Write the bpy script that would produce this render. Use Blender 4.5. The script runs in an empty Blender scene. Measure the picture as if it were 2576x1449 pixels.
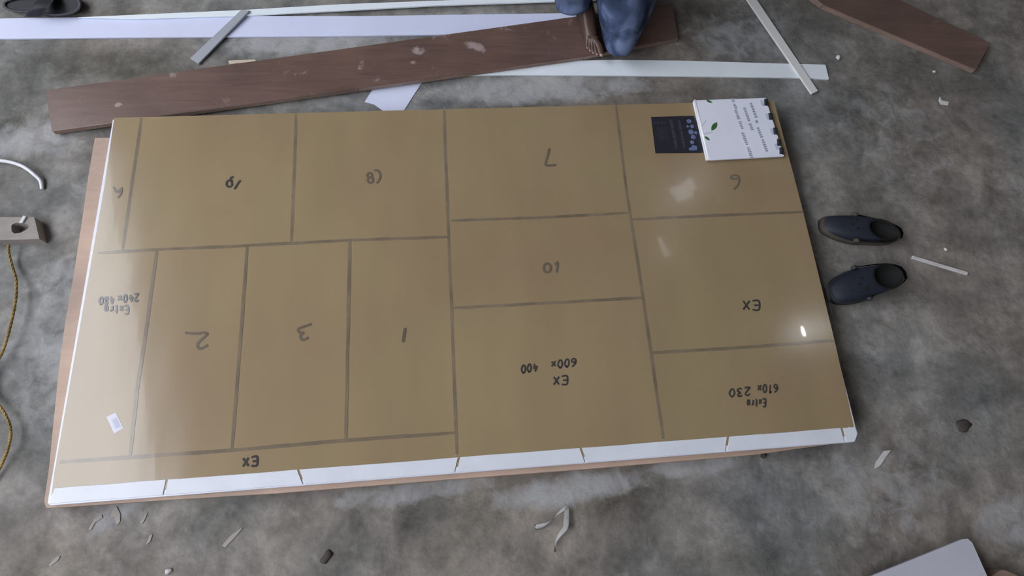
import bpy, bmesh, math, random
from mathutils import Vector, Matrix
random.seed(7)
S = bpy.context.scene
COL = S.collection

# ------------------------------------------------------------------ camera
CX, CY, F = 1288.0, 724.5, 1500.0
CAM = Vector((1.20614, -0.05164, 1.93179))
RX = Vector((0.99537261, -0.07185625, 0.06379697))
RY = Vector((0.04766111, 0.94569454, 0.32154354))
RZ = Vector((-0.08343736, -0.317015, 0.94474319))
cam_d = bpy.data.cameras.new('camera')
cam_d.sensor_width = 36.0
cam_d.lens = F * 36.0 / 2576.0
cam_d.clip_end = 60
cam = bpy.data.objects.new('camera', cam_d)
COL.objects.link(cam)
cam.matrix_world = Matrix(((RX.x, RY.x, RZ.x, CAM.x), (RX.y, RY.y, RZ.y, CAM.y), (RX.z, RY.z, RZ.z, CAM.z), (0, 0, 0, 1)))
S.camera = cam

# ------------------------------------------------------------------ sky, exposure
W = bpy.data.worlds.new('overcast_sky')
S.world = W
W.use_nodes = True
bg = W.node_tree.nodes['Background']
bg.inputs['Color'].default_value = (0.93, 0.965, 1.04, 1)
bg.inputs['Strength'].default_value = 6.3
S.view_settings.view_transform = 'Standard'
S.view_settings.look = 'None'
S.view_settings.gamma = 1.0
S.view_settings.use_curve_mapping = False
S.view_settings.exposure = 0.0


# ------------------------------------------------------------------ helpers
def P(u, v, z=0.0):
    """point of the place at height z that the photograph shows at pixel (u, v)"""
    d = RX * ((u - CX) / F) + RY * (-(v - CY) / F) - RZ
    return CAM + d * ((z - CAM.z) / d.z)


ORG = {}


def tag(o, label=None, cat=None, group=None, kind=None):
    if label: o['label'] = label
    if cat: o['category'] = cat
    if group: o['group'] = group
    if kind: o['kind'] = kind
    return o


def thing(name, loc, label, cat, group=None):
    o = bpy.data.objects.new(name, None)
    o.empty_display_size = 0.05
    COL.objects.link(o)
    o.location = loc
    ORG[o] = Vector(loc)
    return tag(o, label, cat, group)


def link(name, bm, mats, parent=None, smooth=False, origin=None):
    """bmesh in world coordinates -> one object, origin at its base or at its parent's"""
    if not isinstance(mats, (list, tuple)): mats = [mats]
    bmesh.ops.recalc_face_normals(bm, faces=bm.faces)
    if parent is not None:
        org = ORG[parent]
    elif origin is not None:
        org = Vector(origin)
    else:
        vs = [v.co for v in bm.verts]
        org = Vector((sum(v.x for v in vs) / len(vs), sum(v.y for v in vs) / len(vs), min(v.z for v in vs)))
    for v in bm.verts: v.co -= org
    me = bpy.data.meshes.new(name)
    bm.to_mesh(me)
    bm.free()
    for m in mats: me.materials.append(m)
    if smooth:
        for p in me.polygons: p.use_smooth = True
    o = bpy.data.objects.new(name, me)
    COL.objects.link(o)
    if parent is not None:
        o.parent = parent
    else:
        o.location = org
    ORG[o] = org
    return o


def poly_prism(pts, z0, bevel=0.0, seg=2, side_slot=0, bm=None):
    """pts: top outline (Vectors); straight sides down to z0 (number)"""
    own = bm is None
    if own: bm = bmesh.new()
    top = [bm.verts.new(p) for p in pts]
    bot = [bm.verts.new((p.x, p.y, z0)) for p in pts]
    n = len(pts)
    bm.faces.new(top)
    bm.faces.new(bot[::-1])
    for i in range(n):
        f = bm.faces.new((top[i], bot[i], bot[(i + 1) % n], top[(i + 1) % n]))
        f.material_index = side_slot
    bmesh.ops.recalc_face_normals(bm, faces=bm.faces)
    if bevel > 0 and own:
        bmesh.ops.bevel(bm, geom=[e for e in bm.edges], offset=bevel, segments=seg, affect='EDGES', profile=0.5, clamp_overlap=True)
    return bm


def px_prism(px, z1, z0, bevel=0.0, seg=2, side_slot=0):
    return poly_prism([P(u, v, z1) for u, v in px], z0, bevel, seg, side_slot)


def add_tube(bm, pts, r, n=10, cap=True):
    pts = [Vector(p) for p in pts]
    rr = r if isinstance(r, (list, tuple)) else [r] * len(pts)
    rings = []
    for i, p in enumerate(pts):
        t = (pts[min(i + 1, len(pts) - 1)] - pts[max(i - 1, 0)]).normalized()
        a = Vector((0, 0, 1)) if abs(t.z) < 0.9 else Vector((1, 0, 0))
        s = t.cross(a).normalized()
        b = s.cross(t).normalized()
        rings.append([bm.verts.new(p + (s * math.cos(2 * math.pi * k / n) + b * math.sin(2 * math.pi * k / n)) * rr[i]) for k in range(n)])
    for i in range(len(rings) - 1):
        for k in range(n):
            bm.faces.new((rings[i][k], rings[i][(k + 1) % n], rings[i + 1][(k + 1) % n], rings[i + 1][k]))
    if cap:
        bm.faces.new(rings[0][::-1])
        bm.faces.new(rings[-1])


def smooth_path(pts, sub=6):
    pts = [Vector(p) for p in pts]
    out = []
    for i in range(len(pts) - 1):
        p0, p1, p2, p3 = pts[max(i - 1, 0)], pts[i], pts[i + 1], pts[min(i + 2, len(pts) - 1)]
        for k in range(sub):
            t = k / sub
            out.append(0.5 * ((2 * p1) + (p2 - p0) * t + (2 * p0 - 5 * p1 + 4 * p2 - p3) * t * t + (3 * p1 - p0 - 3 * p2 + p3) * t ** 3))
    out.append(pts[-1])
    return out


def add_ribbon(bm, pts, w, th=0.0002, wob=0.0):
    """flat stroke of ink: a thin raised strip along pts, both ends rounded"""
    pts = [Vector(p) for p in pts]
    L, R = [], []
    n = len(pts)
    for i, p in enumerate(pts):
        t = (pts[min(i + 1, n - 1)] - pts[max(i - 1, 0)])
        t.z = 0
        t.normalize()
        s = Vector((-t.y, t.x, 0))
        k = w * 0.5 * (1 + random.uniform(-wob, wob))
        if n > 2 and i in (0, n - 1): k *= 0.75
        L.append(bm.verts.new(p + s * k + Vector((0, 0, th))))
        R.append(bm.verts.new(p - s * k + Vector((0, 0, th))))
    for i in range(n - 1):
        bm.faces.new((L[i], R[i], R[i + 1], L[i + 1]))


# ------------------------------------------------------------------ materials
class NT:
    def __init__(self, name):
        self.m = bpy.data.materials.new(name)
        self.m.use_nodes = True
        self.t = self.m.node_tree
        self.b = self.t.nodes['Principled BSDF']

    def n(self, typ, **kw):
        nd = self.t.nodes.new(typ)
        for k, v in kw.items(): setattr(nd, k, v)
        return nd

    def l(self, a, b): self.t.links.new(a, b)

    def coord(self):
        return self.n('ShaderNodeTexCoord').outputs['Object']

    def noise(self, vec, scale, detail=4, rough=0.55, dist=0.0):
        nd = self.n('ShaderNodeTexNoise')
        nd.inputs['Scale'].default_value = scale
        nd.inputs['Detail'].default_value = detail
        nd.inputs['Roughness'].default_value = rough
        nd.inputs['Distortion'].default_value = dist
        self.l(vec, nd.inputs['Vector'])
        return nd.outputs['Fac']

    def mapping(self, vec, scale=(1, 1, 1), loc=(0, 0, 0), rot=(0, 0, 0)):
        nd = self.n('ShaderNodeMapping')
        nd.inputs['Scale'].default_value = scale
        nd.inputs['Location'].default_value = loc
        nd.inputs['Rotation'].default_value = rot
        self.l(vec, nd.inputs['Vector'])
        return nd.outputs['Vector']

    def ramp(self, fac, stops):
        nd = self.n('ShaderNodeValToRGB')
        el = nd.color_ramp.elements
        el[0].position, el[0].color = stops[0][0], (*stops[0][1], 1)
        el[1].position, el[1].color = stops[-1][0], (*stops[-1][1], 1)
        for p, c in stops[1:-1]:
            e = el.new(p)
            e.color = (*c, 1)
        self.l(fac, nd.inputs['Fac'])
        return nd.outputs['Color']

    def mix(self, a, b, fac, mode='MIX'):
        nd = self.n('ShaderNodeMix', data_type='RGBA', blend_type=mode)
        for s, v in ((nd.inputs[6], a), (nd.inputs[7], b), (nd.inputs[0], fac)):
            if isinstance(v, (int, float)): s.default_value = v
            elif isinstance(v, tuple): s.default_value = (*v, 1)
            else: self.l(v, s)
        return nd.outputs[2]

    def math(self, op, a, b=0.0):
        nd = self.n('ShaderNodeMath', operation=op)
        for s, v in ((nd.inputs[0], a), (nd.inputs[1], b)):
            if isinstance(v, (int, float)): s.default_value = v
            else: self.l(v, s)
        return nd.outputs[0]

    def bump(self, h, strength=0.2, dist=0.01):
        nd = self.n('ShaderNodeBump')
        nd.inputs['Strength'].default_value = strength
        nd.inputs['Distance'].default_value = dist
        self.l(h, nd.inputs['Height'])
        self.l(nd.outputs['Normal'], self.b.inputs['Normal'])
        return nd.outputs['Normal']


def simple(name, col, rough=0.5, var=0.12, scale=12, spec=0.5, coat=0.0, coat_r=0.05, bump=0.0, metal=0.0):
    q = NT(name)
    v = q.coord()
    nz = q.noise(v, scale)
    lo = tuple(max(0, c * (1 - var)) for c in col)
    hi = tuple(min(1, c * (1 + var)) for c in col)
    q.l(q.ramp(nz, [(0.3, lo), (0.7, hi)]), q.b.inputs['Base Color'])
    q.b.inputs['Roughness'].default_value = rough
    q.b.inputs['Specular IOR Level'].default_value = spec
    q.b.inputs['Metallic'].default_value = metal
    q.b.inputs['Coat Weight'].default_value = coat
    q.b.inputs['Coat Roughness'].default_value = coat_r
    if bump: q.bump(q.noise(v, scale * 6), bump, 0.002)
    return q.m


def spot(q, v, u, w, ru, rv, rot, k):
    """soft elliptical patch fixed to its place on the floor"""
    sub = q.n('ShaderNodeVectorMath', operation='SUBTRACT')
    q.l(v, sub.inputs[0])
    sub.inputs[1].default_value = P(u, w)
    mp = q.mapping(sub.outputs[0], rot=(0, 0, -rot))
    sc = q.n('ShaderNodeVectorMath', operation='MULTIPLY')
    q.l(mp, sc.inputs[0])
    sc.inputs[1].default_value = (1 / ru, 1 / rv, 0)
    ln = q.n('ShaderNodeVectorMath', operation='LENGTH')
    q.l(sc.outputs[0], ln.inputs[0])
    mr = q.n('ShaderNodeMapRange', interpolation_type='SMOOTHSTEP')
    q.l(ln.outputs['Value'], mr.inputs[0])
    mr.inputs[1].default_value, mr.inputs[2].default_value = 0.25, 1.0
    mr.inputs[3].default_value, mr.inputs[4].default_value = k, 0.0
    return mr.outputs[0]


def mat_concrete():
    q = NT('rough_concrete')
    v = q.coord()
    big = q.noise(v, 1.1, 3, 0.5)
    mid = q.noise(v, 4.5, 5, 0.6, 0.4)
    fine = q.noise(v, 38, 5, 0.65)
    tint = q.ramp(big, [(0.38, (0.205, 0.208, 0.204)), (0.62, (0.226, 0.202, 0.176))])
    tone = q.ramp(mid, [(0.30, (0.58, 0.58, 0.58)), (0.5, (0.95, 0.95, 0.95)), (0.72, (1.42, 1.42, 1.44))])
    c = q.mix(tint, tone, 1.0, 'MULTIPLY')
    c = q.mix(c, q.ramp(fine, [(0.3, (0.80, 0.80, 0.80)), (0.7, (1.16, 1.16, 1.16))]), 1.0, 'MULTIPLY')
    blot = q.noise(v, 11, 4, 0.6, 0.3)
    c = q.mix(c, q.ramp(blot, [(0.32, (0.76, 0.76, 0.75)), (0.5, (1.0, 1.0, 1.0)), (0.70, (1.26, 1.25, 1.24))]), 1.0, 'MULTIPLY')
    # old damp stains in the screed
    stain = None
    for sp in STAINS:
        st = spot(q, v, *sp)
        stain = st if stain is None else q.math('MAXIMUM', stain, st)
    ragged = q.noise(v, 6, 4, 0.6)
    stain = q.math('MULTIPLY', stain, q.math('ADD', ragged, 0.45))
    c = q.mix(c, q.mix(c, (0.52, 0.53, 0.50), 1.0, 'MULTIPLY'), stain)
    # trampled plaster dust: pale ragged patches with a place of their own
    dust = None
    for sp in DUST:
        st = spot(q, v, *sp)
        dust = st if dust is None else q.math('MAXIMUM', dust, st)
    rag = q.noise(v, 13, 6, 0.62, 0.6)
    amt = q.math('ADD', q.math('MULTIPLY', dust, 0.42), rag)
    mask = q.ramp(amt, [(0.60, (0, 0, 0)), (0.92, (1, 1, 1))])
    c = q.mix(c, (0.42, 0.425, 0.44), q.math('MULTIPLY', mask, 0.70))
    # pits
    pit = q.n('ShaderNodeTexVoronoi')
    pit.inputs['Scale'].default_value = 4.3
    q.l(v, pit.inputs['Vector'])
    pm = q.ramp(pit.outputs['Distance'], [(0.03, (1, 1, 1)), (0.075, (0, 0, 0))])
    c = q.mix(c, (0.10, 0.09, 0.085), q.math('MULTIPLY', pm, 0.7))
    q.l(c, q.b.inputs['Base Color'])
    q.b.inputs['Roughness'].default_value = 0.85
    q.b.inputs['Specular IOR Level'].default_value = 0.25
    q.bump(q.math('ADD', mid, q.math('MULTIPLY', fine, 0.4)), 0.5, 0.02)
    return q.m


STAINS = [(290, 165, .42, .11, -.05, 1.0), (20, 270, .12, .22, 0, .9), (640, 70, .5, .05, 0, .3), (1790, 60, .28, .22, .2, .75), (2250, 250, .5, .35, .2, .35),
          (1560, 1250, .28, .10, .1, .8), (1050, 1330, .5, .16, 0, .45), (1950, 1430, .5, .14, 0, .6), (2060, 30, .2, .2, 0, .6), (700, 1290, .4, .1, .1, .4)]
# centre pixel, half-sizes in metres, turn, strength
DUST = [(1420, 1235, .34, .07, .06, 1.0), (1760, 1170, .30, .05, .06, .8), (1350, 225, .62, .10, .02, 1.0),
        (760, 110, .55, .09, .0, .9), (60, 350, .3, .12, .1, .8), (330, 480, .45, .3, .3, .25),
        (1180, 50, .4, .07, .0, .8), (1850, 90, .35, .2, .2, .55), (2240, 330, .35, .35, .5, .35), (2230, 1230, .35, .25, .4, .45),
        (2540, 1310, .16, .12, .4, .9), (1050, 1235, .4, .05, .06, .7), (290, 1290, .14, .05, .6, .7), (130, 830, .2, .4, .1, .6), (2010, 480, .06, .35, .25, .7)]


def film_base(q, v, ink=None):
    """gloss shared by the film and the ink on it: a smooth skin over a soft sheen, slightly wavy"""
    q.b.inputs['Roughness'].default_value = 0.165
    q.b.inputs['Specular IOR Level'].default_value = 0.62
    q.b.inputs['Coat Weight'].default_value = 0.22
    q.b.inputs['Coat Roughness'].default_value = 0.03
    wav = q.noise(q.mapping(v, scale=(1.0, 0.45, 1)), 3.2, 2, 0.5)
    wav2 = q.noise(q.mapping(v, scale=(1.0, 0.16, 1)), 14, 2, 0.5)
    h = q.math('ADD', wav, q.math('MULTIPLY', wav2, 0.10))
    nd = q.bump(h, 0.12, 0.02)
    q.l(nd, q.b.inputs['Coat Normal'])


def mat_film():
    q = NT('brown_protective_film')
    v = q.coord()
    a = q.noise(v, 1.7, 3, 0.5)
    b = q.noise(q.mapping(v, scale=(1, 0.25, 1)), 7, 3, 0.5)
    c = q.ramp(a, [(0.35, (0.300, 0.216, 0.128)), (0.65, (0.318, 0.244, 0.138))])
    c = q.mix(c, q.ramp(b, [(0.3, (0.95, 0.95, 0.95)), (0.7, (1.05, 1.05, 1.05))]), 1.0, 'MULTIPLY')
    q.l(c, q.b.inputs['Base Color'])
    film_base(q, v)
    return q.m


def mat_ink(name, col):
    q = NT(name)
    v = q.coord()
    nz = q.noise(v, 9, 4, 0.6)
    q.l(q.ramp(nz, [(0.3, tuple(c * 0.8 for c in col)), (0.7, tuple(c * 1.25 for c in col))]), q.b.inputs['Base Color'])
    film_base(q, v)
    return q.m


def mat_wood(name, c0, c1, rough=0.45, ang=0.0, wear=(0.45, 0.36, 0.34), wear_k=0.8, coat=0.2, scuffs=None):
    q = NT(name)
    v = q.coord()
    st = q.mapping(v, rot=(0, 0, -ang), scale=(1.0, 9.0, 9.0))
    g = q.noise(st, 5.0, 6, 0.62, 0.8)
    blot = q.noise(v, 4.0, 3, 0.5)
    c = q.ramp(g, [(0.3, c0), (0.7, c1)])
    c = q.mix(c, q.ramp(blot, [(0.3, (0.82, 0.82, 0.82)), (0.7, (1.18, 1.15, 1.13))]), 1.0, 'MULTIPLY')
    w = q.noise(v, 9.5, 5, 0.6, 0.5)
    wm = q.ramp(w, [(0.66, (0, 0, 0)), (0.76, (1, 1, 1))])
    c = q.mix(c, wear, q.math('MULTIPLY', wm, wear_k))
    if scuffs:
        sc = None
        for sp in scuffs:
            st = spot(q, v, *sp)
            sc = st if sc is None else q.math('MAXIMUM', sc, st)
        ragged = q.noise(v, 34, 4, 0.65, 0.8)
        m = q.ramp(q.math('ADD', q.math('MULTIPLY', sc, 0.42), ragged), [(0.66, (0, 0, 0)), (0.90, (1, 1, 1))])
        c = q.mix(c, (0.50, 0.41, 0.41), q.math('MULTIPLY', m, 0.65))
    q.l(c, q.b.inputs['Base Color'])
    q.b.inputs['Roughness'].default_value = rough
    q.b.inputs['Coat Weight'].default_value = coat
    q.b.inputs['Coat Roughness'].default_value = 0.25
    q.bump(g, 0.15, 0.003)
    return q.m


def mat_denim():
    q = NT('blue_denim')
    v = q.coord()
    tw = q.n('ShaderNodeTexWave')
    tw.inputs['Scale'].default_value = 160
    tw.inputs['Distortion'].default_value = 1.5
    q.l(q.mapping(v, rot=(0.5, 0.6, 0.4)), tw.inputs['Vector'])
    fade_shade = q.noise(v, 9, 3, 0.5, 0.5)
    c = q.ramp(fade_shade, [(0.38, (0.026, 0.038, 0.072)), (0.52, (0.062, 0.088, 0.165)), (0.66, (0.18, 0.235, 0.40))])  # fading plus darker tones that imitate shading of the cloth
    c = q.mix(c, q.ramp(tw.outputs['Fac'], [(0.2, (0.85, 0.85, 0.85)), (0.8, (1.1, 1.1, 1.1))]), 1.0, 'MULTIPLY')
    q.l(c, q.b.inputs['Base Color'])
    q.b.inputs['Roughness'].default_value = 0.9
    q.b.inputs['Specular IOR Level'].default_value = 0.15
    q.bump(fade_shade, 0.5, 0.02)
    return q.m


SCUFFS = [(1195, 130, .065, .030, -.5, .95), (1053, 142, .042, .032, 0, .8), (1040, 172, .018, .018, 0, .7), (912, 180, .020, .045, -.2, .7), (310, 276, .024, .016, .5, .9),
          (445, 203, .030, .022, .4, .7), (760, 195, .05, .03, 0, .4), (1110, 105, .07, .03, 0, .45), (1270, 82, .05, .04, 0, .4), (1480, 60, .012, .06, .1, .5), (960, 215, .04, .03, 0, .4)]
M = {}
M['concrete'] = mat_concrete()
M['film'] = mat_film()
M['line'] = mat_ink('marker_line_ink', (0.195, 0.152, 0.105))
M['ink'] = mat_ink('black_marker_ink', (0.055, 0.050, 0.050))
M['ink_soft'] = mat_ink('faded_marker_ink', (0.140, 0.112, 0.085))
M['slab'] = simple('white_foam_sheet', (0.74, 0.75, 0.86), 0.28, 0.03, 6)
M['strip'] = simple('white_edge_tape', (0.71, 0.74, 0.82), 0.35, 0.05, 9)
M['base'] = mat_wood('pink_brown_board', (0.43, 0.31, 0.245), (0.47, 0.345, 0.275), 0.6, 0.0, (0.55, 0.44, 0.38), 0.5, 0.0)
M['plank'] = mat_wood('dark_brown_plank_face', (0.115, 0.070, 0.058), (0.165, 0.105, 0.088), 0.33, 0.12, (0.42, 0.33, 0.31), 0.45, 0.4, SCUFFS)
M['plank2'] = mat_wood('dark_brown_plank_plain', (0.105, 0.066, 0.056), (0.150, 0.098, 0.082), 0.4, -0.5, (0.30, 0.22, 0.20), 0.4, 0.2)
M['plank_edge'] = mat_wood('plank_raw_edge', (0.22, 0.15, 0.125), (0.32, 0.23, 0.19), 0.6, 0.12, (0.45, 0.36, 0.34), 0.4, 0.0)
M['pvc'] = simple('white_plastic_strip', (0.66, 0.70, 0.90), 0.35, 0.03, 5)
M['pvc_cool'] = simple('cool_white_strip', (0.80, 0.87, 0.93), 0.35, 0.03, 5)
M['pvc_warm'] = simple('cream_white_strip', (0.72, 0.73, 0.72), 0.4, 0.03, 5)
M['grey_pvc'] = simple('grey_plastic_strip', (0.36, 0.38, 0.42), 0.4, 0.06, 8)
M['paper'] = simple('white_sheet_offcut', (0.68, 0.72, 0.90), 0.5, 0.04, 10)
M['cover'] = simple('white_notebook_cover', (0.78, 0.80, 0.92), 0.4, 0.03, 8)
M['pages'] = simple('notebook_pages', (0.80, 0.81, 0.88), 0.7, 0.04, 60)
M['print'] = simple('grey_print', (0.30, 0.35, 0.44), 0.5, 0.15, 60)
M['pale_print'] = simple('pale_grey_print', (0.52, 0.55, 0.70), 0.5, 0.1, 60)
M['leaf'] = simple('green_leaf_print', (0.035, 0.13, 0.025), 0.5, 0.3, 60)
M['wire'] = simple('dark_binding_wire', (0.025, 0.03, 0.035), 0.35, 0.1, 40)
M['card'] = simple('black_card', (0.018, 0.020, 0.030), 0.38, 0.2, 30)
M['card_grey'] = simple('card_grey_print', (0.055, 0.06, 0.075), 0.4, 0.2, 40)
M['card_blue'] = simple('card_blue_print', (0.14, 0.18, 0.33), 0.4, 0.35, 60)
M['navy'] = simple('navy_clog_foam', (0.011, 0.016, 0.029), 0.6, 0.25, 14)
M['tan'] = simple('tan_sole', (0.070, 0.055, 0.042), 0.8, 0.2, 20)
M['black'] = simple('black_lining_and_shade', (0.006, 0.006, 0.006), 0.9, 0.2, 30)
M['slip'] = simple('dark_grey_rubber', (0.050, 0.055, 0.066), 0.55, 0.2, 18, bump=0.2)
M['slip_dark'] = simple('black_rubber', (0.025, 0.028, 0.036), 0.55, 0.2, 18)
M['denim'] = mat_denim()
M['skin'] = simple('brown_skin', (0.085, 0.048, 0.035), 0.42, 0.15, 25)
M['nail'] = simple('toe_nail', (0.36, 0.24, 0.21), 0.35, 0.05, 30)
M['shirt'] = simple('dark_shirt_cloth', (0.10, 0.10, 0.11), 0.9, 0.2, 20)
M['hair'] = simple('black_hair', (0.012, 0.010, 0.009), 0.6, 0.3, 60)
M['eye'] = simple('eye_white', (0.7, 0.7, 0.68), 0.3, 0.02, 30)
M['cable'] = simple('white_cable_skin', (0.74, 0.74, 0.80), 0.4, 0.04, 20)
M['block'] = simple('grey_cement_block', (0.30, 0.275, 0.255), 0.9, 0.15, 14, bump=0.4)
M['cord'] = simple('yellow_cord', (0.30, 0.205, 0.07), 0.85, 0.45, 25)
M['panel'] = simple('pale_grey_panel', (0.46, 0.46, 0.53), 0.5, 0.06, 6)
M['card_brown'] = simple('brown_board', (0.24, 0.17, 0.13), 0.7, 0.15, 12)
M['stick'] = simple('pale_stick', (0.60, 0.58, 0.58), 0.6, 0.12, 30)
M['wood_pale'] = simple('pale_wood', (0.62, 0.52, 0.42), 0.7, 0.15, 30)
M['chip'] = simple('white_plaster', (0.66, 0.66, 0.66), 0.8, 0.1, 30)
M['stain'] = simple('dark_stone', (0.06, 0.05, 0.045), 0.8, 0.2, 30)
M['wall'] = simple('grey_cement_wall', (0.19, 0.165, 0.14), 0.9, 0.2, 3, bump=0.3)  # unseen walls, dark and warm to tint the bounced light
M['roof'] = simple('grey_roof_sheet', (0.13, 0.125, 0.12), 0.7, 0.15, 3)


def mat_wrap():
    q = NT('clear_plastic_wrap')
    v = q.coord()
    q.b.inputs['Base Color'].default_value = (0.55, 0.56, 0.58, 1)
    q.b.inputs['Roughness'].default_value = 0.22
    a = q.ramp(q.noise(v, 30, 3), [(0.3, (0.12, 0.12, 0.12)), (0.75, (0.34, 0.34, 0.34))])
    q.l(a, q.b.inputs['Alpha'])
    q.bump(q.noise(v, 45, 4), 0.6, 0.01)
    return q.m


def mat_bulb():
    q = NT('lit_bulb')
    q.b.inputs['Base Color'].default_value = (0.9, 0.95, 1, 1)
    q.b.inputs['Emission Color'].default_value = (0.92, 0.97, 1.0, 1)
    q.b.inputs['Emission Strength'].default_value = 190.0
    return q.m


M['wrap'] = mat_wrap()
M['bulb'] = mat_bulb()

# ------------------------------------------------------------------ shed, walls and roof unseen and invented to fit the daylight (turned 15 degrees to the sheet on its floor)
TH = math.radians(15)
RM = Matrix.Rotation(TH, 4, 'Z')
X0, X1, Y0, Y1, H = -3.0, 5.6, -3.6, 5.2, 5.0
XE = -1.90                        # invented eaves: roof stops here so daylight and its reflection fit the left side
HW = 2.6                          # height of the unseen left wall, set to cut off the low sky


def box_bm(x0, x1, y0, y1, z0, z1, bm=None):
    if bm is None: bm = bmesh.new()
    vs = [bm.verts.new(RM @ Vector((x, y, z))) for z in (z0, z1) for x, y in ((x0, y0), (x1, y0), (x1, y1), (x0, y1))]
    for f in ((0, 1, 2, 3), (4, 7, 6, 5), (0, 4, 5, 1), (1, 5, 6, 2), (2, 6, 7, 3), (3, 7, 4, 0)):
        bm.faces.new([vs[i] for i in f])
    return bm


T = 0.12
ZB, ZS = 0.060, 0.076
ZF = ZS + 0.0012


def struct(name, bm, m):
    return tag(link(name, bm, m, origin=(0, 0, 0)), kind='structure')


struct('floor', box_bm(X0 - T, X1 + T, Y0 - T, Y1 + T, -0.1, 0.0), M['concrete'])
struct('unseen_wall_left', box_bm(X0 - T, X0, Y0, Y1, 0, HW), M['wall'])
struct('wall_right', box_bm(X1, X1 + T, Y0, Y1, 0, H), M['wall'])
struct('wall_back', box_bm(X0 - T, X1 + T, Y1, Y1 + T, 0, H), M['wall'])
struct('wall_front', box_bm(X0 - T, X1 + T, Y0 - T, Y0, 0, H), M['wall'])


def roof():
    # unseen roof sheet, small gaps added to mirror bright patches in the film
    holes = []
    for (u, w, hx, hy) in ((1716, 482, .17, .12), (1740, 462, .10, .10), (1668, 622, .045, .14)):
        q = P(u, w, ZF)
        k = (H - ZF) / (CAM.z - ZF)
        c = RM.inverted() @ Vector((q.x + (q.x - CAM.x) * k, q.y + (q.y - CAM.y) * k, 0))
        holes.append((c.x, c.y, hx, hy))
    xs = sorted([XE, X1] + [h[0] - h[2] for h in holes] + [h[0] + h[2] for h in holes])
    ys = sorted([Y0, Y1] + [h[1] - h[3] for h in holes] + [h[1] + h[3] for h in holes])
    bm = bmesh.new()
    for i in range(len(xs) - 1):
        for j in range(len(ys) - 1):
            cx, cy = (xs[i] + xs[i + 1]) / 2, (ys[j] + ys[j + 1]) / 2
            if any(abs(cx - h[0]) < h[2] and abs(cy - h[1]) < h[3] for h in holes): continue
            box_bm(xs[i], xs[i + 1], ys[j], ys[j + 1], H, H + 0.03, bm)
    bmesh.ops.remove_doubles(bm, verts=bm.verts, dist=1e-4)
    return bm


struct('unseen_ceiling', roof(), M['roof'])

# ------------------------------------------------------------------ the sheet and the board under it
base = link('base_board', px_prism([(238, 346), (1900, 330), (2128, 1112), (1900, 1144), (1465, 1181), (1150, 1205), (700, 1241), (420, 1258), (116, 1279),
                                    (110, 1262), (122, 1180), (135, 1050), (150, 905), (165, 800), (185, 690), (205, 560), (222, 440)], ZB, 0.0, 0.002), M['base'])
tag(base, 'pinkish brown board showing along the left and lower edge under the big sheet', 'board')

SHEET = [(283, 300), (118, 1266), (126, 1272), (2150, 1112), (2159, 1090), (2153, 1072), (1948, 255)]
c0 = P(1120, 760, ZB)
sheet = thing('laminated_sheet', (c0.x, c0.y, ZB), 'large brown film covered white sheet marked into numbered rectangles', 'sheet')
link('white_core', px_prism(SHEET, ZS, ZB, 0.003, 2), M['slab'], sheet)
film = link('protective_film', px_prism([(287, 296), (262, 470), (221, 705), (175, 968), (136, 1190), (128, 1255), (2147, 1096), (2148, 1072), (2103, 870), (2052, 660), (2010, 490), (1947, 253)], ZF, ZS, 0.0005, 1), M['film'], sheet)
film['label'] = 'glossy brown protective film'

ZL = ZF + 0.0001


def wiggle(pts, step=40):
    out = []
    for a, b in zip(pts[:-1], pts[1:]):
        n = max(1, int(math.hypot(b[0] - a[0], b[1] - a[1]) / step))
        for k in range(n):
            t = k / n
            out.append((a[0] + (b[0] - a[0]) * t + random.uniform(-.5, .5), a[1] + (b[1] - a[1]) * t + random.uniform(-.5, .5)))
    out.append(pts[-1])
    return out


LINES = [[(356, 297), (333, 460), (308, 632)], [(745, 287), (740, 450), (733, 612)],
         [(1117, 277), (1127, 560), (1136, 770), (1150, 1142)],
         [(1549, 265), (1578, 490), (1605, 660), (1638, 890), (1669, 1104)],
         [(245, 636), (395, 628), (620, 618), (880, 604), (1128, 596)],
         [(1135, 555), (1350, 548), (1588, 535)], [(1590, 552), (1800, 542), (2022, 533)],
         [(1138, 775), (1380, 762), (1617, 749)], [(1640, 888), (1870, 874), (2098, 857)],
         [(395, 626), (372, 800), (345, 980), (326, 1152)], [(622, 622), (603, 880), (583, 1130)],
         [(880, 605), (875, 850), (870, 1108)], [(150, 1162), (330, 1150), (580, 1133), (870, 1108), (1148, 1088)]]
for i, ln in enumerate(LINES):
    bm = bmesh.new()
    add_ribbon(bm, [P(u, v, ZL + .00004 * i) for u, v in wiggle(ln)], 0.0105, 0.0001, 0.12)
    link('marker_line', bm, M['line'], film)


def strokes(name, label, polys, w, mat):
    bm = bmesh.new()
    for i, pl in enumerate(polys):
        pts = smooth_path([P(u, v, ZL + 0.0007 + 0.00003 * i) for u, v in pl], 5) if len(pl) > 2 else [P(u, v, ZL + 0.0007 + 0.00003 * i) for u, v in pl]
        add_ribbon(bm, pts, w, 0.0001, 0.08)
    o = link(name, bm, mat, film)
    o['label'] = label


def ell(cx, cy, rx, ry, n=14, a0=0.0, turn=2 * math.pi):
    return [(cx + rx * math.cos(a0 + turn * k / n), cy + ry * math.sin(a0 + turn * k / n)) for k in range(n + 1)]


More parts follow.
